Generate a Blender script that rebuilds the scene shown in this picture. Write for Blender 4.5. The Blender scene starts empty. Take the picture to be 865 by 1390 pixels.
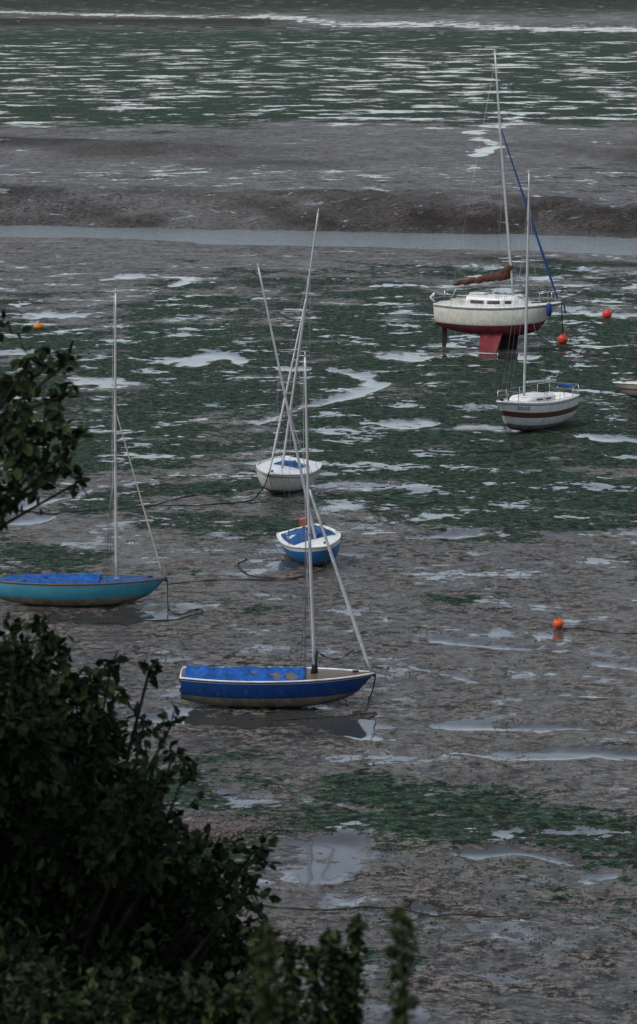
import bpy, math, random
import numpy as np
from mathutils import Vector, Matrix, Euler

random.seed(7); rng=np.random.default_rng(7)
scene=bpy.context.scene
# ------------------------------------------------------------------ survey
H=19.3; F=5400.0; PITCH=math.atan(775/5400.0)
cp,sp=math.cos(PITCH),math.sin(PITCH)
def site(u,v,z=0.0):
    dx=(u-432.5)/F; dy=(v-695)/F
    d=(dx, cp-dy*sp, -sp-dy*cp)
    t=(H-z)/-d[2]
    return d[0]*t, d[1]*t
def at_range(u,v,r):
    dx=(u-432.5)/F; dy=(v-695)/F
    d=(dx, cp-dy*sp, -sp-dy*cp)
    k=r/d[1]
    return Vector((d[0]*k, r, H+d[2]*k))
def chart(X,Y):
    Y=np.maximum(Y,30.0)
    dep=Y*cp+H*sp
    dn=H*cp-Y*sp
    return 432.5+F*X/dep, 695+F*dn/dep

# ------------------------------------------------------------------ numpy noise
def _h(ix,iy,s):
    n=(ix*374761393+iy*668265263+s*974634777)&0x7fffffff
    n=((n^(n>>13))*1274126177)&0x7fffffff
    n=n^(n>>16)
    return (n&0xffff)/65535.0
def vn(x,y,s=0):
    x=np.asarray(x,dtype=float); y=np.asarray(y,dtype=float)
    xi=np.floor(x).astype(np.int64); yi=np.floor(y).astype(np.int64)
    fx=x-xi; fy=y-yi
    fx=fx*fx*(3-2*fx); fy=fy*fy*(3-2*fy)
    a=_h(xi,yi,s); b=_h(xi+1,yi,s); c=_h(xi,yi+1,s); d=_h(xi+1,yi+1,s)
    return (a*(1-fx)+b*fx)*(1-fy)+(c*(1-fx)+d*fx)*fy
def fbm(x,y,o=4,s=0):
    r=0;a=.5
    for i in range(o):
        r=r+a*(vn(x,y,s+i)-.5); x=x*2.03+3.1; y=y*2.03+1.7; a*=.5
    return r
def sst(a,b,x):
    t=np.clip((x-a)/(b-a),0,1); return t*t*(3-2*t)

# ------------------------------------------------------------------ terrain fields
def polyd(u,v,pts,ky=3.5):
    best=np.full(np.shape(u),1e9)
    for (x0,y0),(x1,y1) in zip(pts[:-1],pts[1:]):
        ax,ay,bx,by=x0/ky,y0,x1/ky,y1
        px,py=u/ky,v
        dx,dy=bx-ax,by-ay
        t=np.clip(((px-ax)*dx+(py-ay)*dy)/(dx*dx+dy*dy+1e-9),0,1)
        best=np.minimum(best,np.hypot(px-ax-t*dx,py-ay-t*dy))
    return best
CREEKS=[([(360,26),(470,38),(600,37),(720,44),(900,46)],3.0),
 ([(-20,20),(120,24),(360,28)],1.3),
 ([(702,170),(690,180),(652,188),(640,194),(660,203),(670,212),(652,222)],3.2),
 ([(-20,436),(60,430),(110,428)],3),
 ([(140,380),(200,372),(260,378),(235,388)],2),
 ([(230,489),(280,481),(318,488),(330,498),(410,500)],3),
 ([(265,490),(305,486)],5),
 ([(455,503),(492,512),(520,526),(470,540),(420,550),(350,577),(380,590)],2.6),
 ([(495,575),(575,577)],3.5),([(520,487),(640,480),(700,486)],4),([(775,424),(865,430)],4),
 ([(0,482),(60,478)],3),([(105,516),(160,518)],4),([(30,690),(120,668)],4),([(0,715),(60,708)],4),
 ([(600,984),(690,990),(780,988),(900,996)],3.2),([(610,1020),(700,1029),(760,1024),(900,1031)],4.2),
 ([(640,1163),(700,1158),(760,1170)],6),([(800,1193),(840,1185),(900,1187)],5),([(480,1228),(600,1240),(720,1246)],4),
 ([(290,975),(490,988)],12),([(90,838),(230,842)],6),([(560,1050),(640,1066),(700,1058)],3),([(150,975),(240,980)],5),
 ([(600,870),(690,880),(760,884)],3),([(560,905),(640,925)],2.5),([(780,900),(880,910)],3),([(700,940),(880,948)],2.5),
 ([(300,1075),(420,1083),(500,1100),(620,1108)],2.5),([(500,1195),(600,1188),(660,1205)],3),
 ([(640,580),(700,584)],4),([(790,592),(870,600)],3),([(800,722),(860,726)],3),([(560,730),(640,728)],2.5)]
def fields(X,Y):
    u,v=chart(X,Y)
    wob=fbm(X*.25,Y*.12,3,5)
    wob2=fbm(X*.9,Y*.5,3,51)
    wob3=fbm(X*.07,Y*.035,3,71)
    win=np.exp(-((v-890)/320.0)**4)
    vw=v+(wob*30+wob3*70)*np.clip(v/600,.2,1.1)+win*(wob*130+wob3*150)
    gp=[(-60,.45),(0,.60),(22,.5),(32,.3),(48,.6),(60,.70),(170,.68),(192,.2),(230,.14),(262,.3),(285,.1),(345,.25),(356,.46),(400,.58),(450,.65),(560,.67),(640,.65),(700,.59),(740,.47),(790,.32),(860,.23),(980,.21),(1030,.38),(1055,.50),(1110,.52),(1160,.48),(1200,.40),(1240,.30),(1400,.24)]
    g=np.interp(vw,[a for a,b in gp],[b for a,b in gp])
    wpt=[(-60,.3),(0,.28),(50,.30),(66,.38),(85,.43),(175,.42),(195,.27),(230,.27),(245,.40),(275,.28),(290,0),(320,0),(350,.33),(395,.38),(450,.385),(520,.37),(620,.35),(700,.35),(760,.335),(850,.315),(960,.315),(1040,.32),(1130,.33),(1220,.33),(1400,.30)]
    w=np.interp(vw,[a for a,b in wpt],[b for a,b in wpt])+wob3*.18
    def blob(cx,cy,rx,ry): return np.exp(-(((u-cx)/rx)**2+((v-cy)/ry)**2))
    g=g+.25*blob(840,245,90,18)-.25*blob(60,715,130,26)-.22*blob(120,430,110,30)-.25*blob(40,380,160,25)
    g=g-.35*blob(300,1128,70,16)+.16*blob(560,1125,120,30)+.2*blob(230,712,120,12)+.25*blob(620,820,60,9)+.25*blob(490,862,60,6)-.3*blob(780,1060,80,12)-.25*blob(430,1170,80,28)-.15*blob(720,385,150,14)
    g=g+.15*blob(640,640,150,40)-.1*blob(480,745,200,10)+.06*blob(620,705,220,24)+.12*blob(330,1095,110,18)+.15*blob(800,1150,90,22)
    water=np.zeros_like(w)
    for pts,hw in CREEKS:
        d=polyd(u,v,pts)+(wob*.9+wob2*1.5)*hw*2.6
        water=np.maximum(water,1-sst(hw*.2,hw*1.8,d))
    pool=np.exp(-((np.abs(u-425)/75)**2.5+(np.abs(v-1168-(u-425)*.08)/32)**2.5))
    pool=sst(.2,.75,pool+wob*1.0+wob2*.9)
    w=np.maximum(w,.25+(.45-.11*sst(880,960,v)*(1-np.exp(-((u-390)/140)**4)*np.exp(-((v-982)/22)**2)))*water)
    w=np.maximum(w,.25+.39*pool)
    water=np.maximum(water,pool)
    g=g*(1-.6*water)
    return u,v,g,w,water
def height(X,Y):
    X=np.asarray(X,dtype=float);Y=np.asarray(Y,dtype=float)
    u,v=chart(X,Y)
    wob=fbm(X*.05,Y*.05,3,9)
    mud=fbm(X*.6,Y*.6,4,2)*(.14+.12*sst(1030,1250,v))+fbm(X*.13,Y*.13,3,3)*.16
    slant=(u-432)*.022
    vc=v-slant+wob*8+fbm(X*.2,Y*.1,3,61)*5
    ch=sst(303,318,vc)*(1-sst(322,337,vc-(u-432)*.004))
    bank=(1-sst(288,315,vc))*(.75+.3*wob)
    ridge=np.exp(-((vc-288)/9)**2)*.35+np.exp(-((vc-222-slant)/5)**2)*.45*(1-sst(250,420,u))+np.exp(-((v-36)/2.5)**2)*.8*(1-sst(330,420,u))
    ridge=ridge+np.exp(-((vc-352-slant)/7)**2)*.22*sst(600,760,u)
    z=mud+bank+ridge-ch*.6+.06
    rough=fbm(X*.35,Y*.22,4,14)
    z=z+rough*1.0*sst(268,283,vc)*(1-sst(303,316,vc))
    water=fields(X,Y)[4]
    z=z*(1-.85*water*(v>345))-.03*water
    hill=np.clip((58-Y)/55.0,0,1)*17.4
    k=sst(0,6,hill)
    hx=(fbm(X*.15,Y*.15,4,21)*1.0)*k*(Y>6)
    return np.where(Y<58,z*(1-k)+hill+hx,z)
def gz(x,y): return float(height(np.array([x]),np.array([y]))[0])

# ------------------------------------------------------------------ node helpers
def new_mat(name):
    m=bpy.data.materials.new(name); m.use_nodes=True
    nt=m.node_tree; b=nt.nodes["Principled BSDF"]; return m,nt,b
def math_(nt,op,a,b=None,c=None,clamp=False):
    n=nt.nodes.new('ShaderNodeMath'); n.operation=op; n.use_clamp=clamp
    for i,x in enumerate((a,b,c)):
        if x is None: continue
        if isinstance(x,(int,float)): n.inputs[i].default_value=x
        else: nt.links.new(x,n.inputs[i])
    return n.outputs[0]
def mixc(nt,f,a,b):
    n=nt.nodes.new('ShaderNodeMix'); n.data_type='RGBA'
    for i,x in ((0,f),(6,a),(7,b)):
        if isinstance(x,(int,float)): n.inputs[i].default_value=x
        elif isinstance(x,tuple): n.inputs[i].default_value=(*x[:3],1)
        else: nt.links.new(x,n.inputs[i])
    return n.outputs[2]
def mixf(nt,f,a,b):
    n=nt.nodes.new('ShaderNodeMix'); n.data_type='FLOAT'
    for i,x in ((0,f),(2,a),(3,b)):
        if isinstance(x,(int,float)): n.inputs[i].default_value=x
        else: nt.links.new(x,n.inputs[i])
    return n.outputs[0]
def noise(nt,co,sc,det=4,ro=.55,dist=0):
    n=nt.nodes.new('ShaderNodeTexNoise'); n.noise_dimensions='3D'; n.inputs['Scale'].default_value=sc
    n.inputs['Detail'].default_value=det; n.inputs['Roughness'].default_value=ro; n.inputs['Distortion'].default_value=dist
    nt.links.new(co,n.inputs['Vector']); return n.outputs['Fac']
def noise2(nt,co,sc,det=4,ro=.55):
    n=nt.nodes.new('ShaderNodeTexNoise'); n.noise_dimensions='2D'; n.inputs['Scale'].default_value=sc
    n.inputs['Detail'].default_value=det; n.inputs['Roughness'].default_value=ro
    nt.links.new(co,n.inputs['Vector']); return n.outputs['Fac']
def ramp(nt,x,a,b):
    n=nt.nodes.new('ShaderNodeMapRange'); n.interpolation_type='SMOOTHSTEP'
    nt.links.new(x,n.inputs[0]); n.inputs[1].default_value=a; n.inputs[2].default_value=b
    return n.outputs[0]
def attr(nt,name):
    n=nt.nodes.new('ShaderNodeAttribute'); n.attribute_name=name; return n.outputs['Fac']

# mudflat material
def mud_material():
    m,nt,b=new_mat("tidal_mud")
    co=nt.nodes.new('ShaderNodeTexCoord').outputs['Object']
    wet=attr(nt,'wet'); gr=attr(nt,'algae'); gs=attr(nt,'bank'); far=attr(nt,'outer_flats')
    n1=noise2(nt,co,.36,5,.62)
    n1f=noise2(nt,co,.12,7,.68)
    n1=mixf(nt,math_(nt,'MULTIPLY',far,.85),n1,n1f)
    n1b=noise2(nt,co,1.9,4,.65)
    k32=mixf(nt,far,.32,.15)
    pn=mixf(nt,k32,n1,n1b)
    f=math_(nt,'ADD',pn,math_(nt,'MULTIPLY',wet,.5))
    pud=ramp(nt,f,.758,.777)
    fringe=ramp(nt,f,.68,.765)
    # algae
    g1=noise2(nt,co,.17,8,.72)
    g2=noise2(nt,co,2.1,4,.7)
    gf=math_(nt,'ADD',math_(nt,'ADD',math_(nt,'MULTIPLY',g1,.78),math_(nt,'MULTIPLY',g2,.22)),math_(nt,'MULTIPLY',gr,.5))
    alg=ramp(nt,gf,.70,.79)
    spk=noise2(nt,co,3.6,5,.8)
    alg=ramp(nt,math_(nt,'SUBTRACT',alg,math_(nt,'MULTIPLY',ramp(nt,spk,.56,.38),.8)),.08,.38)
    # mud colour
    c1=noise2(nt,co,.6,5,.72); c2=noise2(nt,co,2.3,6,.8); c3=noise2(nt,co,.07,3,.6); c5=noise2(nt,co,6.5,3,.7)
    mc=mixc(nt,ramp(nt,c1,.36,.64),(.060,.048,.039),(.25,.212,.178))
    mc=mixc(nt,ramp(nt,c2,.55,.42),mc,(.017,.013,.011))
    mc=mixc(nt,math_(nt,'MULTIPLY',ramp(nt,c5,.50,.40),.8),mc,(.012,.010,.009))
    mc=mixc(nt,math_(nt,'MULTIPLY',ramp(nt,c5,.60,.70),.5),mc,(.36,.33,.29))
    mc=mixc(nt,math_(nt,'MULTIPLY',ramp(nt,c3,.4,.65),.25),mc,(.20,.175,.15))
    mc=mixc(nt,math_(nt,'MULTIPLY',gs,.85),mc,(.040,.031,.025))
    ac=mixc(nt,ramp(nt,g2,.34,.66),(.016,.042,.025),(.060,.125,.064))
    ac=mixc(nt,ramp(nt,c2,.55,.42),ac,(.008,.014,.010))
    ac=mixc(nt,math_(nt,'MULTIPLY',ramp(nt,c5,.48,.40),.7),ac,(.006,.009,.007))
    col=mixc(nt,alg,mc,ac)
    col=mixc(nt,math_(nt,'MULTIPLY',fringe,.4),col,(.045,.037,.031))
    col=mixc(nt,pud,col,(.04,.043,.045))
    hl=attr(nt,'hill')
    hc=mixc(nt,ramp(nt,c2,.35,.65),(.02,.032,.012),(.05,.06,.025))
    col=mixc(nt,hl,col,hc)
    nt.links.new(col,b.inputs['Base Color'])
    ro=mixf(nt,ramp(nt,c1,.38,.64),.3,.7)
    ro=mixf(nt,fringe,ro,.28)
    ro=mixf(nt,alg,ro,.8)
    ro=mixf(nt,gs,ro,.85)
    ro=mixf(nt,pud,ro,.06)
    ro=mixf(nt,hl,ro,.9)
    nt.links.new(ro,b.inputs['Roughness'])
    sp_=mixf(nt,ramp(nt,c2,.44,.6),.14,.42)
    sp_=mixf(nt,alg,sp_,.10); sp_=mixf(nt,gs,sp_,.08); sp_=mixf(nt,pud,sp_,mixf(nt,far,.32,.17)); sp_=mixf(nt,hl,sp_,.1)
    nt.links.new(sp_,b.inputs['Specular IOR Level']); b.inputs['IOR'].default_value=1.42
    hgt=math_(nt,'ADD',math_(nt,'MULTIPLY',c2,.24),math_(nt,'MULTIPLY',c1,.34))
    hgt=math_(nt,'ADD',hgt,math_(nt,'MULTIPLY',c5,.05))
    hgt=math_(nt,'ADD',hgt,math_(nt,'MULTIPLY',math_(nt,'MULTIPLY',gs,c1),1.2))
    dry=math_(nt,'SUBTRACT',1,pud)
    hgt=math_(nt,'MULTIPLY',hgt,dry)
    bp=nt.nodes.new('ShaderNodeBump'); bp.inputs['Distance'].default_value=1.0
    nt.links.new(math_(nt,'MULTIPLY',dry,.9),bp.inputs['Strength'])
    nt.links.new(hgt,bp.inputs['Height']); nt.links.new(bp.outputs[0],b.inputs['Normal'])
    return m

def paint(name,c,rough=.35,spec=.5,var=.15,sc=6,dirt=(.1,.09,.075),da=.25,metal=0,bump=0):
    m,nt,b=new_mat(name)
    co=nt.nodes.new('ShaderNodeTexCoord').outputs['Object']
    n=noise(nt,co,sc,5,.65); n2=noise(nt,co,sc*.3,5,.7)
    col=mixc(nt,ramp(nt,n,.3,.7),tuple(x*(1-var) for x in c),tuple(min(1,x*(1+var)) for x in c))
    col=mixc(nt,math_(nt,'MULTIPLY',ramp(nt,n2,.48,.75),da),col,dirt)
    nt.links.new(col,b.inputs['Base Color']); b.inputs['Roughness'].default_value=rough
    b.inputs['Specular IOR Level'].default_value=spec; b.inputs['Metallic'].default_value=metal
    if bump:
        bp=nt.nodes.new('ShaderNodeBump'); bp.inputs['Distance'].default_value=bump
        nt.links.new(n,bp.inputs['Height']); nt.links.new(bp.outputs[0],b.inputs['Normal'])
    return m
def hull_paint(name,top,bottom,split,stripes=()):
    m,nt,b=new_mat(name)
    co=nt.nodes.new('ShaderNodeTexCoord').outputs['Object']
    bl=attr(nt,'below'); n=noise(nt,co,3,6,.7)
    mp=nt.nodes.new('ShaderNodeMapping'); mp.inputs['Scale'].default_value=(9,9,.8)
    nt.links.new(co,mp.inputs[0]); st=noise(nt,mp.outputs[0],1.4,5,.6)
    blj=math_(nt,'ADD',bl,math_(nt,'MULTIPLY',math_(nt,'SUBTRACT',n,.5),.03))
    col=mixc(nt,ramp(nt,n,.3,.7),tuple(x*.85 for x in top),tuple(min(1,x*1.1) for x in top))
    for (a,c,cc) in stripes:
        k=math_(nt,'MULTIPLY',math_(nt,'GREATER_THAN',bl,a),math_(nt,'LESS_THAN',bl,c))
        col=mixc(nt,k,col,cc)
    k=math_(nt,'MULTIPLY',ramp(nt,st,.5,.72),math_(nt,'MULTIPLY',ramp(nt,bl,0.0,split),.5))
    col=mixc(nt,k,col,(.13,.115,.085))
    bt=mixc(nt,ramp(nt,n,.35,.68),tuple(x*.55 for x in bottom),tuple(x*1.25 for x in bottom))
    col=mixc(nt,ramp(nt,blj,split-.004,split+.004),col,bt)
    nt.links.new(col,b.inputs['Base Color'])
    nt.links.new(mixf(nt,ramp(nt,bl,split-.01,split+.01),.32,.75),b.inputs['Roughness'])
    return m

# ------------------------------------------------------------------ mesh builder
class MB:
    def __init__(s): s.v=[];s.f=[];s.m=[];s.a=[]
    def grid(s,P,mi=0,attrs=None,flip=False):
        n=len(P);k=len(P[0]);o=len(s.v)
        for i in range(n):
            for j in range(k):
                s.v.append(tuple(P[i][j])); s.a.append(attrs[i][j] if attrs else 0)
        for i in range(n-1):
            for j in range(k-1):
                q=(o+i*k+j,o+i*k+j+1,o+(i+1)*k+j+1,o+(i+1)*k+j)
                s.f.append(q[::-1] if flip else q); s.m.append(mi)
    def tube(s,pts,r,seg=8,mi=0,cap=True):
        pts=[Vector(p) for p in pts]
        if isinstance(r,(int,float)): r=[r]*len(pts)
        o=len(s.v); n=len(pts); up=None
        for i,p in enumerate(pts):
            t=(pts[min(i+1,n-1)]-pts[max(i-1,0)])
            if t.length<1e-9:t=Vector((0,0,1))
            t.normalize()
            if up is None:
                up=Vector((0,0,1)) if abs(t.z)<.9 else Vector((1,0,0))
            a=t.cross(up)
            if a.length<1e-6: a=t.cross(Vector((0,1,0)))
            a.normalize(); bb=a.cross(t).normalized(); up=bb
            for j in range(seg):
                th=2*math.pi*j/seg
                s.v.append(tuple(p+(a*math.cos(th)+bb*math.sin(th))*r[i])); s.a.append(0)
        for i in range(n-1):
            for j in range(seg):
                s.f.append((o+i*seg+j,o+i*seg+(j+1)%seg,o+(i+1)*seg+(j+1)%seg,o+(i+1)*seg+j)); s.m.append(mi)
        if cap:
            s.f.append(tuple(o+j for j in range(seg))[::-1]); s.m.append(mi)
            s.f.append(tuple(o+(n-1)*seg+j for j in range(seg))); s.m.append(mi)
    def poly(s,pts,mi=0):
        o=len(s.v)
        for p in pts: s.v.append(tuple(p)); s.a.append(0)
        s.f.append(tuple(range(o,o+len(pts)))); s.m.append(mi)
    def plate(s,outline,th,axis=1,mi=0,tf=None):
        tf=tf or (lambda p:p)
        A=[tf(Vector((x,-th,z))) for x,z in outline]; B=[tf(Vector((x,th,z))) for x,z in outline]
        s.poly(A,mi); s.poly(B[::-1],mi)
        n=len(A)
        for i in range(n):
            j=(i+1)%n; s.poly([A[j],A[i],B[i],B[j]],mi)
    def box(s,c,d,mi=0):
        x,y,z=c; a,b,h=d[0]/2,d[1]/2,d[2]/2
        V=[(x+i*a,y+j*b,z+k*h) for i in(-1,1) for j in(-1,1) for k in(-1,1)]
        for q in((0,1,3,2),(4,6,7,5),(0,4,5,1),(2,3,7,6),(0,2,6,4),(1,5,7,3)): s.poly([V[i] for i in q],mi)
    def lathe(s,prof,seg=20,mi=0,c=(0,0,0)):
        P=[[ (c[0]+r*math.cos(2*math.pi*j/seg),c[1]+r*math.sin(2*math.pi*j/seg),c[2]+z) for j in range(seg+1)] for r,z in prof]
        s.grid(P,mi)
    def obj(s,name,mats,parent=None,smooth=True,aname=None):
        me=bpy.data.meshes.new(name); me.from_pydata(s.v,[],s.f)
        for m in (mats if isinstance(mats,(list,tuple)) else [mats]): me.materials.append(m)
        me.polygons.foreach_set('material_index',s.m)
        me.polygons.foreach_set('use_smooth',[smooth]*len(s.f))
        if aname:
            at=me.attributes.new(aname,'FLOAT','POINT'); at.data.foreach_set('value',s.a)
        me.update()
        o=bpy.data.objects.new(name,me); scene.collection.objects.link(o)
        if parent: o.parent=parent
        return o
def empty(name,loc,rot=(0,0,0)):
    e=bpy.data.objects.new(name,None); e.empty_display_size=.5
    scene.collection.objects.link(e); e.location=loc; e.rotation_euler=rot; return e

# ------------------------------------------------------------------ ground
def build_ground():
    ys=np.concatenate([np.linspace(-60,50,90,endpoint=False),np.exp(np.linspace(math.log(50),math.log(1700),900)),np.exp(np.linspace(math.log(1800),math.log(9000),20))])
    un=np.linspace(-1,1,521)
    a=np.abs(un)
    inner=np.clip(a/.84,0,1); outer=np.clip((a-.84)/.16,0,1)**2
    sg=np.sign(un)
    Y=np.repeat(ys[:,None],len(un),1)
    ym=np.maximum(ys,40)[:,None]
    X=sg*(inner*(.086*ym+1.2)+outer*(ym*1.1+120))
    Z=height(X,Y)
    u,v,g,w,water=fields(X,Y)
    n,k=X.shape
    co=np.stack([X,Y,Z],-1).reshape(-1,3)
    idx=np.arange(n*k).reshape(n,k)
    fa=np.stack([idx[:-1,:-1],idx[:-1,1:],idx[1:,1:],idx[1:,:-1]],-1).reshape(-1,4)
    me=bpy.data.meshes.new('mudflat_ground')
    me.vertices.add(len(co)); me.vertices.foreach_set('co',co.ravel())
    me.loops.add(fa.size); me.loops.foreach_set('vertex_index',fa.ravel().astype(np.int32))
    me.polygons.add(len(fa)); me.polygons.foreach_set('loop_start',np.arange(0,fa.size,4,dtype=np.int32))
    me.polygons.foreach_set('loop_total',np.full(len(fa),4,dtype=np.int32))
    me.polygons.foreach_set('use_smooth',np.ones(len(fa),dtype=bool))
    slant=(u-432)*.022; vc=v-slant+fbm(X*.05,Y*.05,3,9)*8
    bankm=sst(268,290,vc)*(1-sst(306,316,vc))*np.clip(.5+4*fbm(X*.12,Y*.06,5,33),0,1)
    bankm=np.maximum(bankm,np.exp(-((vc-224-slant)/8)**2)*(1-sst(280,460,u))*np.clip(.6+4*fbm(X*.1,Y*.04,4,34),0,1))
    bankm=np.maximum(bankm,.9*np.exp(-((vc-215)/24)**2)*np.clip(.05+4*fbm(X*.06,Y*.03,5,38),0,1))
    bankm=np.maximum(bankm,np.exp(-((v-35)/6)**2)*(1-sst(340,420,u)))
    bankm=np.maximum(bankm,(1-sst(10,26,v))*.7)
    bankm=np.maximum(bankm,np.exp(-((vc-345-slant)/5)**2)*sst(580,700,u)*.8)
    hill=sst(.3,3,np.clip((58-Y)/55.0,0,1)*17.4)
    far=1-sst(170,300,v)
    for nm,arr in(('wet',w),('algae',g),('bank',bankm),('hill',hill),('outer_flats',far)):
        at=me.attributes.new(nm,'FLOAT','POINT'); at.data.foreach_set('value',arr.ravel().astype(np.float32))
    me.update(calc_edges=True); me.validate()
    me.materials.append(mud_material())
    o=bpy.data.objects.new('mudflat_ground',me); scene.collection.objects.link(o)
build_ground()
m,nt,b=new_mat('channel_water')
co=nt.nodes.new('ShaderNodeTexCoord').outputs['Object']
b.inputs['Base Color'].default_value=(.045,.052,.055,1); b.inputs['Roughness'].default_value=.12; b.inputs['IOR'].default_value=1.33; b.inputs['Specular IOR Level'].default_value=.38
bp=nt.nodes.new('ShaderNodeBump'); bp.inputs['Distance'].default_value=.16; bp.inputs['Strength'].default_value=1
mp=nt.nodes.new('ShaderNodeMapping'); mp.inputs['Scale'].default_value=(.5,1,1); nt.links.new(co,mp.inputs[0])
nt.links.new(noise(nt,mp.outputs[0],.8,5,.7),bp.inputs['Height']); nt.links.new(bp.outputs[0],b.inputs['Normal'])
wb=MB(); y0=site(432,358)[1]; y1=site(432,292)[1]
wb.grid([[(-200,y0,-.16),(200,y0,-.16)],[(-200,y1,-.16),(200,y1,-.16)]])
wb.obj('tidal_channel_water',m)

# ------------------------------------------------------------------ shared materials
M_alu=paint('mast_aluminium',(.50,.50,.50),.4,.5,.1,3,da=.25,metal=.25)
M_white=paint('white_gelcoat',(.68,.67,.64),.35,da=.35)
M_cream=paint('cream_gelcoat',(.62,.60,.54),.4,da=.35)
M_wire=paint('rigging_wire',(.22,.22,.23),.4,metal=.4)
M_steel=paint('stainless_rail',(.5,.5,.5),.25,metal=.8)
M_rope=paint('wet_rope',(.035,.03,.025),.8,.2)
M_lrope=paint('pale_rope',(.45,.42,.34),.8,.2)
M_wood=paint('varnished_wood',(.11,.075,.045),.45,da=.4)
M_cov=paint('blue_canvas',(.010,.08,.30),.75,.2,.4,4,da=.15,bump=.08)
M_cov2=paint('faded_blue_canvas',(.025,.08,.20),.8,.2,.4,4,da=.25,bump=.06)
M_black=paint('black_fitting',(.02,.02,.022),.5,da=.1)
M_glass=paint('dark_window',(.012,.014,.018),.08,da=0)
M_brown=paint('brown_sailcover',(.085,.035,.025),.8,.2,.3,5,da=.1,bump=.06)
M_jib=paint('blue_jib_cover',(.015,.05,.17),.8,.2)
M_furl=paint('furled_sail',(.5,.5,.48),.75,.2,bump=.03,da=.25)
M_red=paint('red_antifoul',(.17,.02,.027),.7,.25,.4,3,da=.45)
M_dark=paint('dark_rudder_and_keel_shade',(.025,.02,.02),.75,.2)  # dark rudder colour; on the far keel it is painted shadow
M_grp=paint('deck_grey',(.42,.42,.40),.6,da=.35)

# ------------------------------------------------------------------ hulls
class Hull:
    def __init__(s,L,B,D,tr=.7,bow=.25,stern=.06,rock=.12,kb=.45,rake=.5,z0=0,e1=.55,mb=.42):
        s.__dict__.update(locals())
    def b(s,t):
        if t<s.mb:
            q=1-t/s.mb; f=1-(1-s.tr)*q*q
        else:
            q=(t-s.mb)/(1-s.mb); f=max(0,1-q**2.3)**.92
        return s.B/2*f
    def zs(s,t): return s.z0+s.D+s.bow*max(0,(t-.35)/.65)**2+s.stern*max(0,(.35-t)/.35)**2
    def zk(s,t): return s.z0+(s.kb*((t-.4)/.6)**3.0 if t>.4 else s.rock*((.4-t)/.4)**2)
    def x(s,t,f=0): return (t-.5)*s.L-s.rake*f*max(0,(t-.6)/.4)**2
    def sec(s,t,side,m=16):
        P=[];A=[]
        e=s.e1+.55*max(0,(t-.4)/.6)**1.5
        zs,zk=s.zs(t),s.zk(t)
        for i in range(m+1):
            ph=i/m*math.pi/2; c=math.cos(ph) if i<m else 0
            f=math.sin(ph)**1.15
            P.append((s.x(t,f),side*s.b(t)*c**e,zs-(zs-zk)*f)); A.append((zs-zk)*f)
        return P,A
    def build(s,par,mat,name='hull',n=36):
        mb=MB()
        ts=[(i/n) for i in range(n+1)]
        for side in(1,-1):
            P=[];A=[]
            for t in ts:
                p,a=s.sec(t,side); P.append(p);A.append(a)
            mb.grid(P,0,A,flip=side<0)
        l,a1=s.sec(0,1); r,a2=s.sec(0,-1)
        G=[[l[i],(l[i][0]-.01,0,l[i][2]),r[i]] for i in range(len(l))]
        mb.grid(G,0,[[x,x,x] for x in a1])
        return mb.obj(name,mat,par,aname='below')
    def deck(s,par,mat,t0=0,t1=1,camber=.05,drop=.015,cock=None,name='deck',n=40,mat2=None):
        mb=MB();P=[]
        for i in range(n+1):
            t=t0+(t1-t0)*i/n; row=[]
            for j in range(25):
                k=-1+j/12; z=s.zs(t)-drop+camber*(1-k*k)
                if cock and cock[0]<t<cock[1] and abs(k)<cock[2]: z-=cock[3]
                row.append((s.x(t),k*s.b(t)*.985,z))
            P.append(row)
        mb.grid(P,flip=True); return mb.obj(name,mat,par,smooth=False)
    def rail(s,par,mat,r=.03,name='gunwale'):
        mb=MB()
        for side in(1,-1):
            mb.tube([(s.x(i/40),side*(s.b(i/40)+.005),s.zs(i/40)) for i in range(41)],r,8)
        mb.tube([(s.x(0),-s.b(0),s.zs(0)),(s.x(0)-.01,0,s.zs(0)),(s.x(0),s.b(0),s.zs(0))],r,8)
        return mb.obj(name,mat,par)
    def cover(s,par,mat,t0,t1,ridge,peak=None,name='canvas_cover',hang=.08,seed=0,inset=1.0):
        mb=MB();P=[];n=60
        for i in range(n+1):
            t=t0+(t1-t0)*i/n; q=i/n
            rg=ridge(q); row=[]
            for j in range(33):
                k=-1+j/16
                e=abs(k)
                w=(s.b(t)*inset+.02)
                if e>.92:
                    y=math.copysign(w,k); z=s.zs(t)+.045-hang*(e-.92)/.08*(1+.5*math.sin(t*60+seed))
                else:
                    y=k/.92*w; z=s.zs(t)+.045+rg*(1-(e/.92)**1.4)
                    z+= .22*float(fbm(np.array([t*16+seed]),np.array([k*3+seed]),4,4)[0])*(1-e)*2
                    z-= .055*abs(math.sin(q*math.pi*6))*math.sin(e*math.pi)
                row.append((s.x(t),y,z))
            P.append(row)
        e0=[(x-.02,y,min(z,s.zs(t0)-.02)) for x,y,z in P[0]]
        P=[e0]+P
        e1=[(x+.02,y,min(z,s.zs(t1)-.0)) for x,y,z in P[-1]]
        P.append(e1)
        mb.grid(P,flip=True); return mb.obj(name,mat,par)

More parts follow.
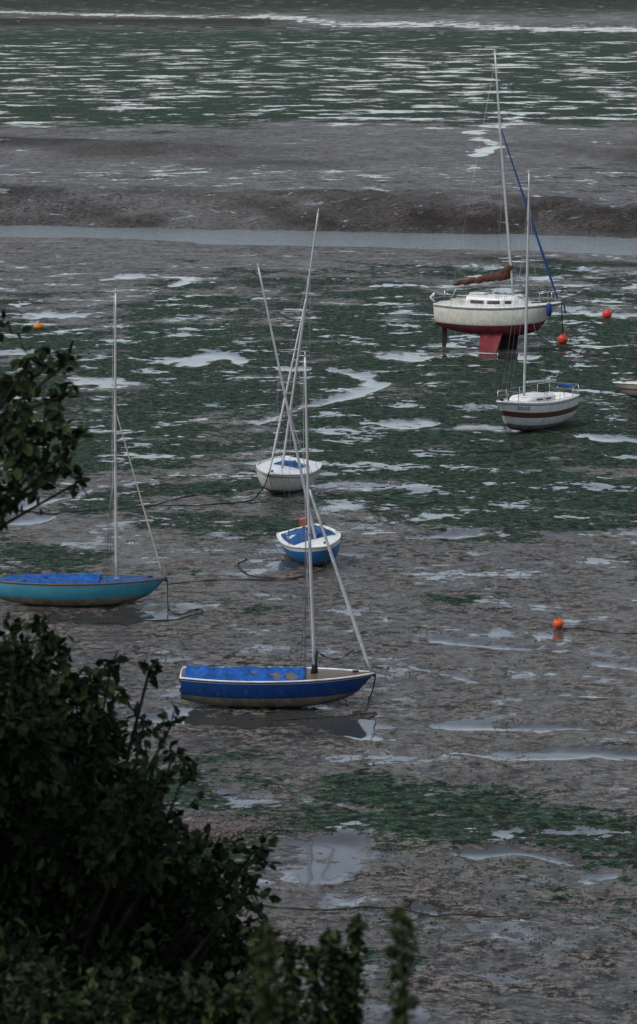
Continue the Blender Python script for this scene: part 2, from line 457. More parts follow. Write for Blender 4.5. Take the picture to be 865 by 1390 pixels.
def rig(par,h,tm,hgt,rake=0,r=.05,stay=.62,jr=0,jm=None,spread=.5,jib_from=0,bow_t=.98,boom=None,sagged=False,zb=0,mh=None):
    zb=h.zs(tm)+zb; x0=h.x(tm)
    ra=math.radians(rake)
    def P(k): return Vector((x0-math.sin(ra)*hgt*k-.03*math.sin(k*math.pi),0,zb-.05+hgt*k*math.cos(ra)))
    mb=MB(); mb.tube([P(i/14) for i in range(15)],[r*(1-.42*(i/14)**2) for i in range(15)],10)
    mb.box((P(0).x,0,zb),(r*3,r*3,.08))
    mb.tube([P(1)+Vector((0,0,0)),P(1)+Vector((.0,0,.12))],.02,6)
    mb.tube([P(1)+Vector((-.15,0,.03)),P(1)+Vector((.12,0,.03))],.014,6)
    mb.tube([P(.12)+Vector((r,0,0)),P(.12)+Vector((r+.05,.03,0))],.02,6)
    mb.obj('mast',M_alu,par)
    w=MB(); wr=.006
    sp=[Vector((P(spread).x-.1,sd*.38,P(spread).z)) for sd in(1,-1)]
    ch=[Vector((h.x(tm-.05),sd*h.b(tm-.05)*.97,h.zs(tm-.05))) for sd in(1,-1)]
    for a,c in zip(sp,ch):
        w.tube([P(stay+.1 if stay<.9 else .98),a,c],wr,5); w.tube([P(spread),a],.013,6)
        w.tube([P(spread*.98),c+Vector((-.15,0,0))],wr,5)
    bow=Vector((h.x(bow_t),0,h.zs(bow_t)+.03))
    w.tube([P(stay),bow],wr*1.2,5)
    w.obj('shrouds',M_wire,par)
    hl=MB(); hl.tube([P(i/10)+Vector((-.05-.04*math.sin(i/10*math.pi),.02,0)) for i in range(11)],.006,5); hl.obj('halyard',M_lrope,par)
    if jr:
        f=MB(); a=P(stay); pts=[bow.lerp(a,jib_from+(1-jib_from-.02)*i/20) for i in range(21)]
        rr=[jr*(.35+.65*math.sin(min(1,(i+1)/6)*math.pi/2))*(1-.5*i/20)*(1+.12*random.uniform(-1,1)) for i in range(21)]
        f.tube(pts,rr,8); f.obj('furled_jib',jm or M_furl,par)
    return P

def dinghy(name,u,v,yaw,heel,L,B,D,hullmat,covmat,mastt,mh,rake,ridge,ct=(.02,.64),stay=.62,jr=0,split=.5,jib_from=0,trim=0,deckm=None,seed=0,tr=.7,sink=.03,jm=None,railm=None,bow=.06,stern=.03,inset=1.0,rock=.2):
    x,y=site(u,v); z=gz(x,y)
    e=empty(name,(x,y,z-sink)); e.rotation_euler=Euler((math.radians(heel),math.radians(trim),math.radians(yaw)),'XYZ')
    h=Hull(L,B,D,tr=tr,bow=bow,stern=stern,rock=rock,kb=.36,rake=.45)
    h.build(e,hullmat); h.deck(e,deckm or M_grp); h.rail(e,railm or M_white,.026)
    h.cover(e,covmat,ct[0],ct[1],ridge,seed=seed,inset=inset)
    P=rig(e,h,mastt,mh,rake,.045,stay,jr,jm,.45,jib_from)
    g=MB()
    for i in range(6):
        t=ct[0]+(ct[1]-ct[0])*(i+.5)/6
        for sd in(1,-1):
            if inset>.95: g.tube([(h.x(t),sd*(h.b(t)+.024),h.zs(t)+.0),(h.x(t)+.02,sd*(h.b(t)*.985+.012),h.zs(t)-.2)],.006,5)
    g.box((h.x(.9),0,h.zs(.9)+.06),(.16,.05,.05)); g.box((h.x(1)-.02,0,h.zs(1)-.03),(.08,.05,.14))
    g.box((h.x(0)-.03,0,h.zs(0)-.2),(.06,.05,.12)); g.box((h.x(0)-.03,0,h.zs(0)-.45),(.06,.05,.1))
    g.obj('fittings',M_black,e)
    return e,h,P

# A - royal blue sailing dinghy
HA=hull_paint('royal_blue_hull',(.006,.045,.19),(.22,.19,.14),.46,[(.05,.07,(.4,.37,.3))])
A,hA,PA=dinghy('sailing_dinghy',378,958,-1,1.5,4.92,1.75,.80,HA,M_cov,.69,8.2,1.7,lambda q:.10+.05*math.sin(q*math.pi)-.09*q,ct=(.02,.64),stay=.6,jr=.062,deckm=M_wood,seed=1,tr=.72,stern=.05,inset=.93)
g=MB()
bag=[(hA.x(.69)+.1+.9*i/10-.0,-.02,hA.zs(.7)+.56-.22*math.sin(i/10*math.pi)*1+.12*i/10) for i in range(11)]
g.tube(bag,[.02+.018*math.sin(i*1.7) for i in range(11)],7); g.tube([(hA.x(.69)-.02,0,hA.zs(.7)+.02),(hA.x(.69)-.0,0.02,hA.zs(.7)+.3),(hA.x(.69)+.02,0,hA.zs(.7)+.62)],[.1,.06,.08],8)
g.obj('lashed_boom_rope',M_black,A)
# B - turquoise sailing dinghy
HB=hull_paint('turquoise_hull',(.06,.29,.38),(.24,.20,.13),.46,[(.05,.07,(.3,.3,.25))])
Bb,hB,PB=dinghy('sailing_dinghy',114,824,0,.5,4.86,1.75,.76,HB,M_cov,.70,8.45,-.2,lambda q:.02+.01*math.sin(q*math.pi),ct=(.05,.60),stay=.6,jr=.03,jib_from=.02,deckm=M_cov2,jm=M_lrope,seed=2,tr=.6,railm=M_wood,bow=.04,inset=.88)
# C - bright blue boat, nearly end on
HC=hull_paint('sky_blue_hull',(.015,.15,.38),(.05,.11,.15),.55,[(0,.15,(.62,.62,.58))])
C,hC,PC=dinghy('sailing_dinghy',431,765,-75,12,3.9,1.7,.78,HC,M_cov2,.60,8.8,0,lambda q:.05+.12*math.exp(-((q-.75)/.25)**2),ct=(.08,.58),stay=.55,deckm=M_white,seed=3,tr=.75,inset=.82,rock=.1)
# D - white boat, nearly end on
HD=hull_paint('white_hull',(.62,.60,.55),(.17,.155,.12),.62,[(.1,.13,(.05,.05,.06))])
D,hD,PD=dinghy('sailing_dinghy',383,669,-106,-8.3,4.2,1.95,.85,HD,M_cov2,.60,9.2,0,lambda q:.04+.03*math.sin(q*math.pi),ct=(.22,.46),stay=.68,jr=.05,deckm=M_white,seed=4,tr=.75,inset=.5,rock=.1)
# G - pale dinghy cut by the right-hand edge
HG=hull_paint('cream_hull',(.38,.34,.29),(.12,.10,.08),.5,[(.22,.30,(.2,.07,.05))])
G_,hG,PG=dinghy('sailing_dinghy',908,546,184,2,4.8,1.8,.75,HG,M_brown,.60,7.5,0,lambda q:.1,ct=(.05,.6),stay=.6,deckm=M_cream,seed=5)

ob=MB(); ob.box((hC.x(0)-.14,.3,hC.zs(0)+.12),(.26,.2,.26)); ob.tube([(hC.x(0)-.16,.3,hC.zs(0)),(hC.x(0)-.18,.3,.25)],.045,8); ob.obj('outboard_motor',paint('outboard_red',(.3,.07,.04),.4),C)

# ------------------------------------------------------------------ cabin yachts
def cabin(par,h,t0,t1,wf,ht,mat,wins,zoff=.03,name='cabin'):
    def pt(t,th,off=0):
        q=(t-t0)/(t1-t0)
        hh=ht*min(1,(1-q)/.22)**.6*(1-.12*q) if q>.5 else ht*(1-.12*q)
        w=h.b(t)*wf*(1 if q<.6 else 1-.25*((q-.6)/.4)**2)
        c,s=math.cos(th),math.sin(th)
        return (h.x(t),math.copysign(abs(c)**.38,c)*(w+off)-0,h.zs(t)+zoff-.03+(hh+off)*max(0,s)**.5)
    mb=MB();n=30;m=28
    mb.grid([[pt(t0+(t1-t0)*i/n,math.pi*j/m) for j in range(m+1)] for i in range(n+1)],flip=True)
    back=[pt(t0,math.pi*j/m) for j in range(m+1)]
    mb.poly(back)
    mb.obj(name,mat,par)
    wn=MB()
    for a,b_ in wins:
        for sd in(0,1):
            R=[]
            for i in range(7):
                row=[]
                for j in range(5):
                    th=.10+.26*j/4
                    if sd: th=math.pi-th
                    row.append(pt(a+(b_-a)*i/6,th,.012))
                R.append(row)
            wn.grid(R,flip=(sd==0))
    wn.obj('cabin_windows',M_glass,par)
    return pt
def railings(par,h,tb=.86,ts=.16,ht=.55,mat=None):
    r=MB(); t=.016
    def p(tt,sd,z,k=.95): return Vector((h.x(tt),sd*h.b(tt)*k,h.zs(tt)+z))
    nose=Vector((h.x(1)+.08,0,h.zs(1)+ht))
    for sd in(1,-1):
        r.tube([p(tb,sd,0),p(tb,sd,ht),p((tb+1)/2,sd,ht+.02),nose],t,6)
        r.tube([p((tb+1)/2+.01,sd,0),p((tb+1)/2+.01,sd,ht)],t,6)
        r.tube([p(0,sd,0),p(0,sd,ht)],t,6); r.tube([p(ts,sd,0),p(ts,sd,ht),p(0,sd,ht),Vector((h.x(0)-.02,0,h.zs(0)+ht))],t,6)
        r.tube([p(0,sd,ht*.5),Vector((h.x(0)-.02,0,h.zs(0)+ht*.5))],t*.8,6)
        prev=p(ts,sd,ht)
        for k in(.38,.6,tb):
            q=p(k,sd,ht); 
            if k<tb: r.tube([p(k,sd,0),q],t*.8,6)
            r.tube([prev,q],.007,5); r.tube([prev-Vector((0,0,ht*.5)),q-Vector((0,0,ht*.5))],.006,5); prev=q
    r.obj('guard_rails',mat or M_steel,par)

# E - twin keel yacht
x,y=site(678,477); E=empty('cabin_yacht',(x,y,gz(x,y)-.05)); E.rotation_euler=Euler((math.radians(-.5),0,math.radians(-24)),'XYZ')
hE=Hull(6.2,2.35,1.35,tr=.62,bow=.30,stern=.06,rock=.35,kb=.55,rake=.95,z0=.78,e1=.5)
HE=hull_paint('cream_yacht_hull',(.68,.64,.55),(.15,.02,.028),.86,[(.07,.12,(.02,.06,.05)),(.81,.86,(.45,.42,.36))])
hE.build(E,HE); hE.deck(E,M_white,camber=.08,cock=(.04,.26,.5,.35)); hE.rail(E,M_white,.035,'toe_rail')
cabin(E,hE,.27,.74,.72,.56,M_white,[(.31,.42),(.45,.55),(.59,.64)])
cab=MB()
cab.box((hE.x(.33),0,hE.zs(.3)+.60),(.75,.7,.07)); cab.box((hE.x(.66),0,hE.zs(.66)+.50),(.45,.45,.07))
for sd in(1,-1): cab.plate([(hE.x(.03),hE.zs(0)),(hE.x(.27),hE.zs(.2)),(hE.x(.27),hE.zs(.2)+.3),(hE.x(.05),hE.zs(0)+.16)],.03,tf=lambda p,s=sd:p+Vector((0,s*.72,0)))
cab.obj('hatch_and_coamings',M_cream,E,smooth=False)
wbd=MB(); wbd.box((hE.x(.262),0,hE.zs(.26)+.2),(.03,.6,.5)); wbd.obj('companionway_boards',M_wood,E,smooth=False)
railings(E,hE)
PE=rig(E,hE,.61,11.6,5.2,.055,.70,.07,M_jib,.55,.02,zb=.45)
k=MB()
for sd,mi in((1,1),(-1,0)):
    def tf(p,s=sd):
        f=(1.15-p.z)
        return Vector((p.x+(.15 if s>0 else -.2),p.y+s*(.5+.32*f),p.z))
    k.plate([(-.55,1.05),(.62,1.05),(.52,.6),(.38,.0),(-.52,.0),(-.52,.55)],.06,tf=tf,mi=mi)
k.obj('bilge_keels',[M_red,M_dark],E,smooth=False)  # near keel red, far keel's shade put into its dark colour
rd=MB(); rx=hE.x(0)+.3
rd.plate([(rx-.12,1.45),(rx+.08,1.45),(rx+.1,.35),(rx+.04,.08),(rx-.12,.08),(rx-.14,.6)],.03); rd.tube([(hE.x(0)-.08,0,1.95),(hE.x(0)-.08,0,2.3),(hE.x(0)+.9,0,2.55)],.025,6)
rd.obj('rudder_and_tiller',M_dark,E,smooth=False)
bm=MB(); xb=hE.x(.60)-.12; zb=hE.zs(.6)+1.35
pts=[(xb-2.9*i/24,.05*math.sin(i*.9),zb-.0-.42*(i/24)+.03*math.sin(i*1.3)) for i in range(25)]
bm.tube([(p[0],p[1],p[2]+.16*(1-i/26)) for i,p in enumerate(pts)],[(.26-.17*(i/24)**.7)*(1+.12*math.sin(i*2.1))*(.6 if i in(0,24) else 1) for i in range(25)],12)
bm.tube([(xb+.08,0,zb+.55),(xb-.12,0,zb+.35),(xb-.5,0,zb+.12)],[.12,.2,.16],10)
bm.obj('stowed_mainsail',M_brown,E)
bb=MB(); bb.tube([(xb+.05,0,zb-.1),(xb-3.0,0,zb-.58)],.045,8); bb.tube([(xb-2.9,0,zb-.5),PE(.97)],.006,5); bb.tube([(xb-2.7,0,zb-.55),(hE.x(.08),0,hE.zs(.1))],.02,6); bb.obj('boom',M_alu,E)
oe=MB(); oe.tube([(hE.x(0)-.05,-.5,hE.zs(0)+.5),(hE.x(0)-.25,-.5,hE.zs(0)+.3),(hE.x(0)-.05,-.5,hE.zs(0)+.1)],.06,8); oe.obj('lifebuoy_holder',M_white,E)
an=MB(); an.tube([(hE.x(.98),.05,hE.zs(1)),(hE.x(1)+.12,.05,hE.zs(1)-.05),(hE.x(1)+.2,.05,hE.zs(1)-.5)],.04,7); an.lathe([(0,-.32),(.11,-.28),(.13,0),(.11,.28),(0,.32)],12,0,(hE.x(.93),-hE.b(.93)-.12,hE.zs(.93)-.25)); an.obj('anchor_and_fender',M_jib,E)

# F - small weekender, bow towards the viewer
x,y=site(721,585); Fb=empty('weekender_yacht',(x,y,gz(x,y)-.04)); Fb.rotation_euler=Euler((math.radians(-1),math.radians(0),math.radians(-122)),'XYZ')
hF=Hull(5.35,1.95,1.15,tr=.72,bow=.22,stern=.03,rock=.2,kb=.5,rake=.7,e1=.5)
HF=hull_paint('white_weekender_hull',(.64,.63,.60),(.2,.19,.16),.90,[(.07,.10,(.12,.05,.035)),(.38,.60,(.10,.038,.028))])
hF.build(Fb,HF); hF.deck(Fb,M_white,camber=.07,cock=(.04,.34,.6,.3)); hF.rail(Fb,M_white,.03,'toe_rail')
cabin(Fb,hF,.35,.72,.66,.26,M_white,[(.42,.5),(.54,.62)])
railings(Fb,hF,.86,.14,.42)
PF=rig(Fb,hF,.62,8.9,0,.05,.8,0,None,.5,zb=.2)
ff=MB(); xb=hF.x(.6)
ff.tube([(xb-.1,0,hF.zs(.6)+.75),(xb-1.4,0,hF.zs(.6)+.68),(xb-2.5,.0,hF.zs(.6)+.6)],.045,8); ff.obj('boom',M_alu,Fb)
f2=MB(); f2.tube([(hF.x(.04),.5,hF.zs(0)+.32),(hF.x(-.01),.2,hF.zs(0)+.36),(hF.x(-.01),-.3,hF.zs(0)+.34)],[.05,.07,.05],8); f2.obj('rolled_dodger',M_cov,Fb)
f3=MB(); f3.tube([(hF.x(0)-.05,0,hF.zs(0)-.1),(hF.x(0)-.05,0,hF.zs(0)+.15),(hF.x(.2),.05,hF.zs(0)+.35)],.03,7)
f3.plate([(hF.x(0)-.3,hF.zs(0)),(hF.x(0)-.02,hF.zs(0)),(hF.x(0)-.02,.1),(hF.x(0)-.25,.1)],.025); f3.box((hF.x(.3),.1,hF.zs(.3)+.12),(.25,.6,.06)); f3.obj('rudder_and_tiller',M_wood,Fb,smooth=False)
f4=MB(); f4.tube([(hF.x(.9),.15,hF.zs(.9)),(hF.x(.9),.15,hF.zs(.9)+1.5)],.02,6); f4.tube([(hF.x(.88),-.15,hF.zs(.9)+.05),(hF.x(.99),-.05,hF.zs(.9)+.2),(hF.x(.97),.1,hF.zs(.9)+.1)],.045,7); f4.obj('boathook_and_anchor',M_black,Fb)
lt=MB()
def onhull(h,t,below,side,off=.012):
    P,Aa=h.sec(t,side,40)
    for i in range(40):
        if Aa[i+1]>=below:
            q=(below-Aa[i])/(Aa[i+1]-Aa[i]+1e-9); p=Vector(P[i]).lerp(Vector(P[i+1]),q); return p+Vector((0,side*off,0))
for i,t in enumerate((.87,.84,.81,.78)):
    for side in(1,-1):
        ring=[onhull(hF,t+.011*math.cos(a)*(1 if i!=2 else .25),.21+.055*math.sin(a),side) for a in [k*math.pi/5*(1 if i%2 else .85) for k in range(10)]]
        lt.tube(ring,.012,5)
lt.obj('name_lettering',M_black,Fb)

# ------------------------------------------------------------------ buoys
M_or=paint('orange_buoy_plastic',(.75,.10,.015),.45,.4,.2,8,da=.3)
M_rd=paint('red_buoy_plastic',(.62,.04,.025),.45,.4,.2,8,da=.3)
M_yl=paint('yellow_buoy_plastic',(.6,.18,.02),.45,.4,.2,8,da=.35)
def buoy(u,v,r,mat,tilt=(20,15),sq=1,yaw=0):
    x,y=site(u,v); e=empty('mooring_buoy',(x,y,gz(x,y)+r*.82*sq)); e.rotation_euler=[math.radians(tilt[0]),math.radians(tilt[1]),yaw]
    b=MB(); prof=[(0.001,-r)]+[(r*math.cos(a),r*math.sin(a)*sq) for a in np.linspace(-1.45,1.2,16)]+[(r*.3,r*1.0*sq),(r*.28,r*1.22*sq),(r*.2,r*1.28*sq),(.001,r*1.28*sq)]
    b.lathe(prof,22); b.obj('float',mat,e)
    k=MB(); k.tube([(.6*r*.35*math.cos(a),0,r*1.38*sq+.6*r*.4*math.sin(a)) for a in np.linspace(0,2*math.pi,13)],r*.07,6)
    k.tube([(r*1.005*math.cos(a),r*1.005*math.sin(a),0) for a in np.linspace(0,2*math.pi,25)],r*.035,6); k.obj('eye_and_band',M_black,e)
buoy(824,434,.25,M_rd,(10,60)); buoy(764,468,.25,M_rd,(-10,20)); buoy(758,855,.15,M_or,(25,-20))
x,y=site(53,447)
e=empty('mooring_buoy',(x,y,gz(x,y)+.12)); b=MB(); b.lathe([(.001,-.14),(.2,-.13),(.26,-.05),(.26,.05),(.2,.13),(.001,.14)],20); b.tube([(0,0,.12),(0,0,.26)],.035,8); b.obj('float',M_yl,e)

# ------------------------------------------------------------------ ropes and chains
def rope(pts,r=.022,mat=None,name='mooring_rope',lift=0,n=10,start=None):
    W=[]
    for u,v in pts: W.append(site(u,v))
    out=[]
    for i in range(len(W)-1):
        p0=W[max(i-1,0)];p1=W[i];p2=W[i+1];p3=W[min(i+2,len(W)-1)]
        for k in range(n):
            t=k/n
            out.append([.5*((2*p1[a])+(-p0[a]+p2[a])*t+(2*p0[a]-5*p1[a]+4*p2[a]-p3[a])*t*t+(-p0[a]+3*p1[a]-3*p2[a]+p3[a])*t**3) for a in(0,1)])
    out.append(list(W[-1]))
    P=[(a+.015*math.sin(i*1.9),c,gz(a,c)+r*.6+.008*math.sin(i*.83)) for i,(a,c) in enumerate(out)]
    if start is not None:
        q=Vector(P[0]); s=Vector(start); P=[tuple(s.lerp(q,k/6)-Vector((0,0,.12*math.sin(k/6*math.pi)))) for k in range(6)]+P
    mb=MB(); mb.tube(P,r,6); mb.obj(name,mat or M_rope)
bpy.context.view_layer.update()
def bowpt(e,h): return e.matrix_world@Vector((h.x(1)+.02,0,h.zs(1)-.06))
rope([(501,950),(497,966),(480,968),(500,974),(510,968),(470,972),(350,978)],.018,start=bowpt(A,hA))
rope([(228,828),(240,835),(272,832),(268,838),(215,842),(120,845),(60,838)],.019,start=bowpt(Bb,hB))
rope([(228,796),(290,790),(380,791),(420,786)],.018)
rope([(440,776),(400,788),(345,786),(323,772),(335,764)],.02,start=bowpt(C,hC))
rope([(352,672),(335,684),(270,690),(215,690),(250,678),(310,670)],.022,start=bowpt(D,hD))
rope([(215,690),(100,700),(20,698)],.02)
rope([(690,598),(712,612),(728,606),(690,614),(600,616),(560,606)],.022,start=bowpt(Fb,hF))
rope([(765,464),(780,480),(820,486),(865,490),(900,492)],.024,start=bowpt(E,hE))
rope([(760,470),(800,486),(880,490)],.022)
rope([(764,857),(790,856),(830,862),(900,864)],.019)
rope([(350,1232),(420,1236),(520,1238),(610,1247),(720,1248)],.018,name='old_chain')
rope([(440,672),(520,690),(600,684)],.018)

# ------------------------------------------------------------------ stones and weed wrack
def scatter(name,mat,n,box,rs,seed,blobs=None):
    r=random.Random(seed); mb=MB()
    ico=[(0,0,1),(.89,0,.45),(.28,.85,.45),(-.72,.53,.45),(-.72,-.53,.45),(.28,-.85,.45),(.72,.53,-.45),(-.28,.85,-.45),(-.89,0,-.45),(-.28,-.85,-.45),(.72,-.53,-.45),(0,0,-1)]
    fc=[(0,1,2),(0,2,3),(0,3,4),(0,4,5),(0,5,1),(1,6,2),(2,7,3),(3,8,4),(4,9,5),(5,10,1),(2,6,7),(3,7,8),(4,8,9),(5,9,10),(1,10,6),(11,7,6),(11,8,7),(11,9,8),(11,10,9),(11,6,10)]
    xs=[];
    while len(xs)<n:
        u=r.gauss(box[0],box[2]); v=r.gauss(box[1],box[3])
        if v>1380 or v<350: continue
        m_=r.randint(1,7); x0,y0=site(u,v)
        for _ in range(m_): xs.append((x0+r.gauss(0,.25),y0+r.gauss(0,.25),rs[0]+(rs[1]-rs[0])*r.random()**2))
    X=np.array([a[0] for a in xs]);Y=np.array([a[1] for a in xs])
    zz=height(X,Y); wt=fields(X,Y)[4]
    for (x,y,q),z,wv in zip(xs,zz,wt):
        if wv>.3: continue
        o=len(mb.v); an=r.uniform(0,6.28); ca,sa=math.cos(an),math.sin(an); sx,sy,sz=q*r.uniform(.7,1.5),q*r.uniform(.6,1.1),q*r.uniform(.3,.7)
        for a,b_,c in ico:
            k=r.uniform(.75,1.2); a,b_,c=a*sx*k,b_*sy*k,c*sz*k
            mb.v.append((x+a*ca-b_*sa,y+a*sa+b_*ca,z+c+sz*.2)); mb.a.append(0)
        for f in fc: mb.f.append(tuple(o+i for i in f)); mb.m.append(0)
    mb.obj(name,mat,smooth=False)
M_st=paint('wet_stone',(.10,.07,.065),.6,.4,.5,3,da=.3)
M_wd=paint('bladder_weed',(.03,.03,.02),.6,.4,.4,3)
scatter('shore_stones',M_st,1600,(300,1128,45,11),(.015,.05),3)
scatter('mud_lumps',M_wd,3500,(520,900,320,120),(.010,.04),4)
scatter('weed_clumps',M_wd,5000,(560,1200,260,90),(.008,.04),5)

# ------------------------------------------------------------------ vegetation
def leaf_mat(name,a,b_):
    m,nt,b=new_mat(name)
    co=nt.nodes.new('ShaderNodeTexCoord').outputs['Object']
    n=noise(nt,co,1.3,3,.6); t=attr(nt,'tint')
    f=math_(nt,'ADD',math_(nt,'MULTIPLY',math_(nt,'POWER',t,1.6),.8),math_(nt,'MULTIPLY',n,.2))
    nt.links.new(mixc(nt,f,a,b_),b.inputs['Base Color'])
    b.inputs['Roughness'].default_value=.6; b.inputs['Specular IOR Level'].default_value=.10
    return m
M_leaf=leaf_mat('foliage_leaf',(.006,.011,.005),(.040,.060,.018))
M_leaf2=leaf_mat('young_foliage_leaf',(.015,.026,.008),(.045,.06,.016))
M_bark=paint('bark',(.018,.015,.012),.9,.1,.3,8,bump=.02)
def foliage(parent,clumps,mat,leaf=.07,dens=1.0,seed=1,name='leaves'):
    r=np.random.default_rng(seed); LP=[];LD=[];tw=MB();T=[]
    for c,R in clumps:
        K=int(max(6,dens*95*(R/.35)**2))
        for _ in range(K):
            d=r.normal(size=3); d/=np.linalg.norm(d); d[2]=d[2]*.9+.12
            st=np.array(c)+d*R*r.uniform(0,.45)+r.normal(size=3)*R*.18
            d2=d+r.normal(size=3)*.45; d2/=np.linalg.norm(d2)
            ln=R*r.uniform(.45,.85) if r.random()<.88 else R*r.uniform(.9,1.4)
            ln=min(ln,.6)
            nl=max(4,int(ln/(leaf*.42)))
            en=st+d2*ln
            if ln>.12: tw.tube([tuple(st),tuple((st+en)/2+np.array([0,0,.02])),tuple(en)],[.005,.004,.002],3,cap=False)
            tn=r.uniform(0,1)
            for k in range(nl):
                p=st+d2*ln*(k+1)/nl+r.normal(size=3)*.012
                ld=d2*.5+r.normal(size=3)*.6; ld[2]-=.25
                LP.append(p);LD.append(ld/np.linalg.norm(ld));T.append(np.clip(tn+r.normal()*.2,0,1))
    LP=np.array(LP);LD=np.array(LD);n=len(LP);T=np.array(T)
    nr=r.normal(size=(n,3));nr[:,2]+=.9
    S=np.cross(LD,nr);S/=np.linalg.norm(S,axis=1)[:,None]; U=np.cross(S,LD)
    l=leaf*r.uniform(.6,1.25,size=(n,1)); w=l*r.uniform(.26,.38,size=(n,1))
    V=np.stack([LP,LP+LD*l*.35+S*w+U*w*.3,LP+LD*l*.75+S*w*.7+U*w*.15,LP+LD*l-U*l*.08,LP+LD*l*.75-S*w*.7+U*w*.15,LP+LD*l*.35-S*w+U*w*.3],1)
    base=np.arange(n)[:,None]*6
    fa=np.concatenate([base+np.array([[0,1,2,3]]),base+np.array([[0,3,4,5]])],0)
    me=bpy.data.meshes.new(name); me.from_pydata(V.reshape(-1,3).tolist(),[],fa.tolist()); me.materials.append(mat)
    at=me.attributes.new('tint','FLOAT','POINT'); at.data.foreach_set('value',np.repeat(T,6).astype(np.float32))
    o=bpy.data.objects.new(name,me); scene.collection.objects.link(o); o.parent=parent
    tw.obj('twigs',M_bark,parent)
    return n
def branches(parent,root,fork,clumps,r0,seed=0,name='trunk_and_limbs'):
    r=random.Random(seed); mb=MB(); root=Vector(root);fork=Vector(fork)
    n=10; tp=[root.lerp(fork,i/n)+Vector((.12*math.sin(i*.8),.1*math.cos(i*.6),0)) for i in range(n+1)]
    mb.tube(tp,[r0*(1-.45*i/n)*(1.35 if i==0 else 1) for i in range(n+1)],10)
    for c,R in clumps:
        a=tp[min(n,max(3,int(n*r.uniform(.45,1))))]; c=Vector(c); mid=a.lerp(c,.5)+Vector((r.uniform(-.2,.2),r.uniform(-.2,.2),r.uniform(-.1,.35)))
        pts=[]
        for k in range(9):
            t=k/8; pts.append(a*(1-t)**2+mid*2*t*(1-t)+c*t*t)
        q=r0*r.uniform(.12,.24); mb.tube(pts,[q*(1-.85*k/8)+.004 for k in range(9)],6)
    mb.obj(name,M_bark,parent)
def tree(name,base,clpx,leaf,dens,mat,seed,r0=.16,forkh=.45,extra=()):
    x,y=base; z=gz(x,y)
    rr=random.Random(seed); cl=[]
    for u,v,rp in clpx:
        R_=rr.uniform(-1.3,1.6)+y
        p=at_range(u,v,R_); cl.append((tuple(p),rp*R_/F))
    cl+=list(extra)
    e=empty(name,(0,0,0))
    top=max(c[0][2] for c in cl)
    branches(e,(x,y,z-.3),(x+.1,y,z+(top-z)*forkh),cl,r0,seed)
    n=foliage(e,cl,mat,leaf,dens,seed)
    return n
t1=[(35,905,42),(62,880,26),(20,950,60),(75,945,50),(120,935,32),(155,945,18),(30,1010,75),(100,1010,65),(160,1005,38),(195,985,18),(203,910,9),(232,985,13),(150,905,9),(20,870,24),(55,845,12),
 (205,1060,36),(252,1045,16),(235,1020,12),(60,1090,95),(135,1090,75),(200,1125,48),(250,1150,32),(300,1160,26),(345,1155,18),(335,1180,24),(290,1205,46),(325,1225,28),
 (60,1190,105),(160,1200,95),(240,1230,70),(300,1275,50),(345,1300,34),(60,1290,110),(170,1300,105),(270,1330,80),(90,1390,110),(210,1400,110),(-60,1000,90),(-60,1150,110),(-60,1300,110),(-50,900,60),(-120,1080,110),
 (100,1150,70),(180,1150,56),(120,1250,80),(210,1270,70),(40,1230,80),(230,1190,46),(110,1060,60),(20,1130,70),(30,1340,80),(150,1350,80),(265,1300,50)]
tree('broadleaf_tree',(-1.75,24.5),t1,.078,1.45,M_leaf,11,.14,.4)
t2=[(60,500,20),(92,492,13),(30,530,34),(80,540,20),(15,590,46),(70,590,30),(105,598,12),(45,640,30),(85,640,18),(10,670,28),(105,655,9),(0,705,8),(40,490,10),
 (-60,560,70),(-70,660,60),(-110,480,90),(-200,560,120),(-200,380,120),(-300,480,140),(-330,650,120),(-160,740,80),(-260,800,110),(-200,230,110),(-330,280,120)]
tree('broadleaf_tree',(-4.3,23.0),t2,.078,1.4,M_leaf,12,.17,.75)
hd=[]
r=random.Random(5)
for i in range(22):
    u=-260+i*32; k=max(0,(u-300)/130); hd.append((u+r.uniform(-10,10),1372+r.uniform(-18,10)+k*18,r.uniform(36,54)*(1-.3*k)))
    hd.append((u+r.uniform(-10,10),1440+r.uniform(-15,15),60))
def hedge():
    e=empty('hedge',(0,0,0)); rr=random.Random(2); cl=[]
    for u,v,rp in hd:
        R_=17.5+rr.uniform(-.6,.6); cl.append((tuple(at_range(u,v,R_)),rp*R_/F))
    foliage(e,cl,M_leaf,.055,2.2,6)
    st=MB()
    for c,R in cl:
        b0=Vector((c[0],c[1]+.2,gz(c[0],c[1]+.2)-.1)); st.tube([b0,(Vector(c)+b0)/2+Vector((.05,0,0)),c],[.03,.02,.008],5)
    st.obj('stems',M_bark,e)
hedge()
def shrub(sp,rng_,mat,seed,leaf=.05,dens=3.0):
    e=empty('shrub',(0,0,0)); cl=[]
    st=MB()
    for u,v0,v1,w in sp:
        k=int((v1-v0)/14)+2
        for i in range(k):
            v=v0+(v1-v0)*i/(k-1)
            cl.append((tuple(at_range(u+random.uniform(-4,4),v,rng_)),(w*(.35+.65*i/(k-1)))*rng_/F))
        top=at_range(u,v0,rng_); b0=Vector((top.x,top.y,gz(top.x,top.y)-.1)); st.tube([b0,b0.lerp(top,.6)+Vector((.03,0,0)),top],[.02,.012,.003],5)
    foliage(e,cl,mat,leaf,dens,seed); st.obj('stems',M_bark,e)
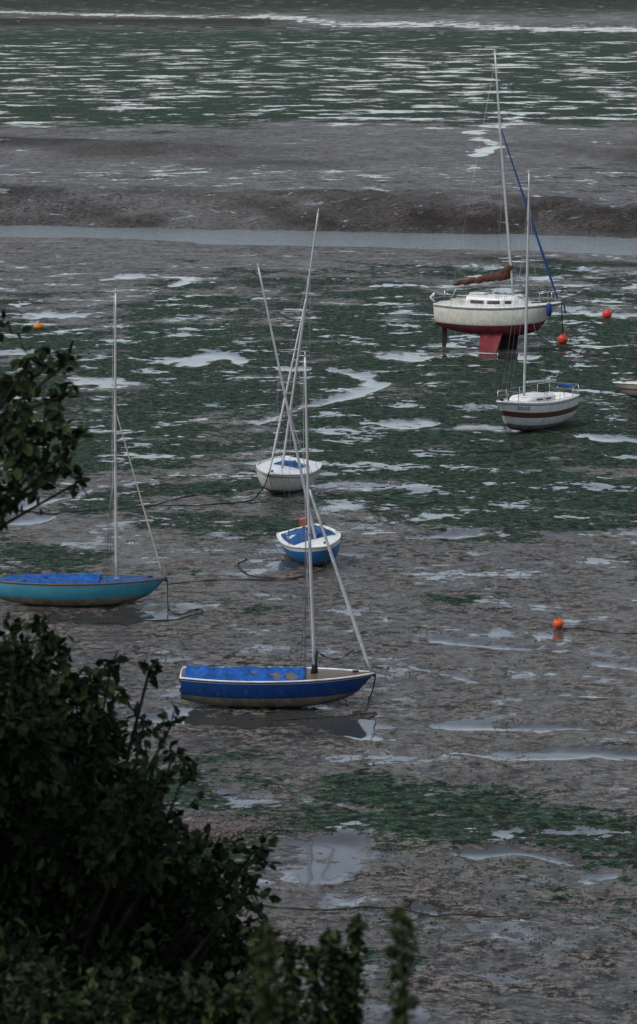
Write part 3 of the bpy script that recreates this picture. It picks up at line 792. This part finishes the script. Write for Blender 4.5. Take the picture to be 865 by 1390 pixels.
shrub([(352,1270,1400,18),(395,1280,1400,14),(450,1268,1400,12),(480,1256,1400,7),(430,1295,1400,10),(470,1300,1400,9)],15,M_leaf,3,.04)
shrub([(545,1246,1400,4),(362,1262,1400,6)],10,M_leaf2,4,.026,2.0)

# ------------------------------------------------------------------ light
EL,AZ=math.radians(52),math.radians(236)
w=bpy.data.worlds.new("World"); scene.world=w; w.use_nodes=True; nt=w.node_tree
bg=nt.nodes['Background']; sky=nt.nodes.new('ShaderNodeTexSky'); sky.sky_type='NISHITA'; sky.sun_disc=False
sky.sun_elevation=EL; sky.sun_rotation=AZ; sky.air_density=1.0; sky.dust_density=1.0; sky.ozone_density=1.5
hs=nt.nodes.new('ShaderNodeHueSaturation'); hs.inputs['Saturation'].default_value=.45
mx=nt.nodes.new('ShaderNodeMix'); mx.data_type='RGBA'; mx.blend_type='MULTIPLY'; mx.inputs[0].default_value=1; mx.inputs[7].default_value=(.97,1.01,1.05,1)
nt.links.new(sky.outputs[0],hs.inputs['Color']); nt.links.new(hs.outputs[0],mx.inputs[6]); nt.links.new(mx.outputs[2],bg.inputs[0]); bg.inputs[1].default_value=.15
sd=bpy.data.lights.new('sun','SUN'); sd.energy=1.9; sd.angle=math.radians(12); sd.color=(1,.97,.91)
so=bpy.data.objects.new('sun',sd); scene.collection.objects.link(so)
sv=Vector((math.sin(AZ)*math.cos(EL),math.cos(AZ)*math.cos(EL),math.sin(EL)))
so.rotation_euler=sv.to_track_quat('Z','Y').to_euler(); so.location=(0,0,60)
# ------------------------------------------------------------------ camera
cd=bpy.data.cameras.new('camera'); cam=bpy.data.objects.new('camera',cd); scene.collection.objects.link(cam)
cam.location=(0,0,H); cam.rotation_euler=(math.pi/2-PITCH,0,0)
cd.sensor_fit='VERTICAL'; cd.sensor_height=36; cd.lens=36*F/1390; cd.clip_end=20000; cd.clip_start=.5
cd.dof.use_dof=True; cd.dof.focus_distance=115; cd.dof.aperture_fstop=8
scene.camera=cam
scene.view_settings.view_transform='Standard'; scene.view_settings.look='None'; scene.view_settings.exposure=0
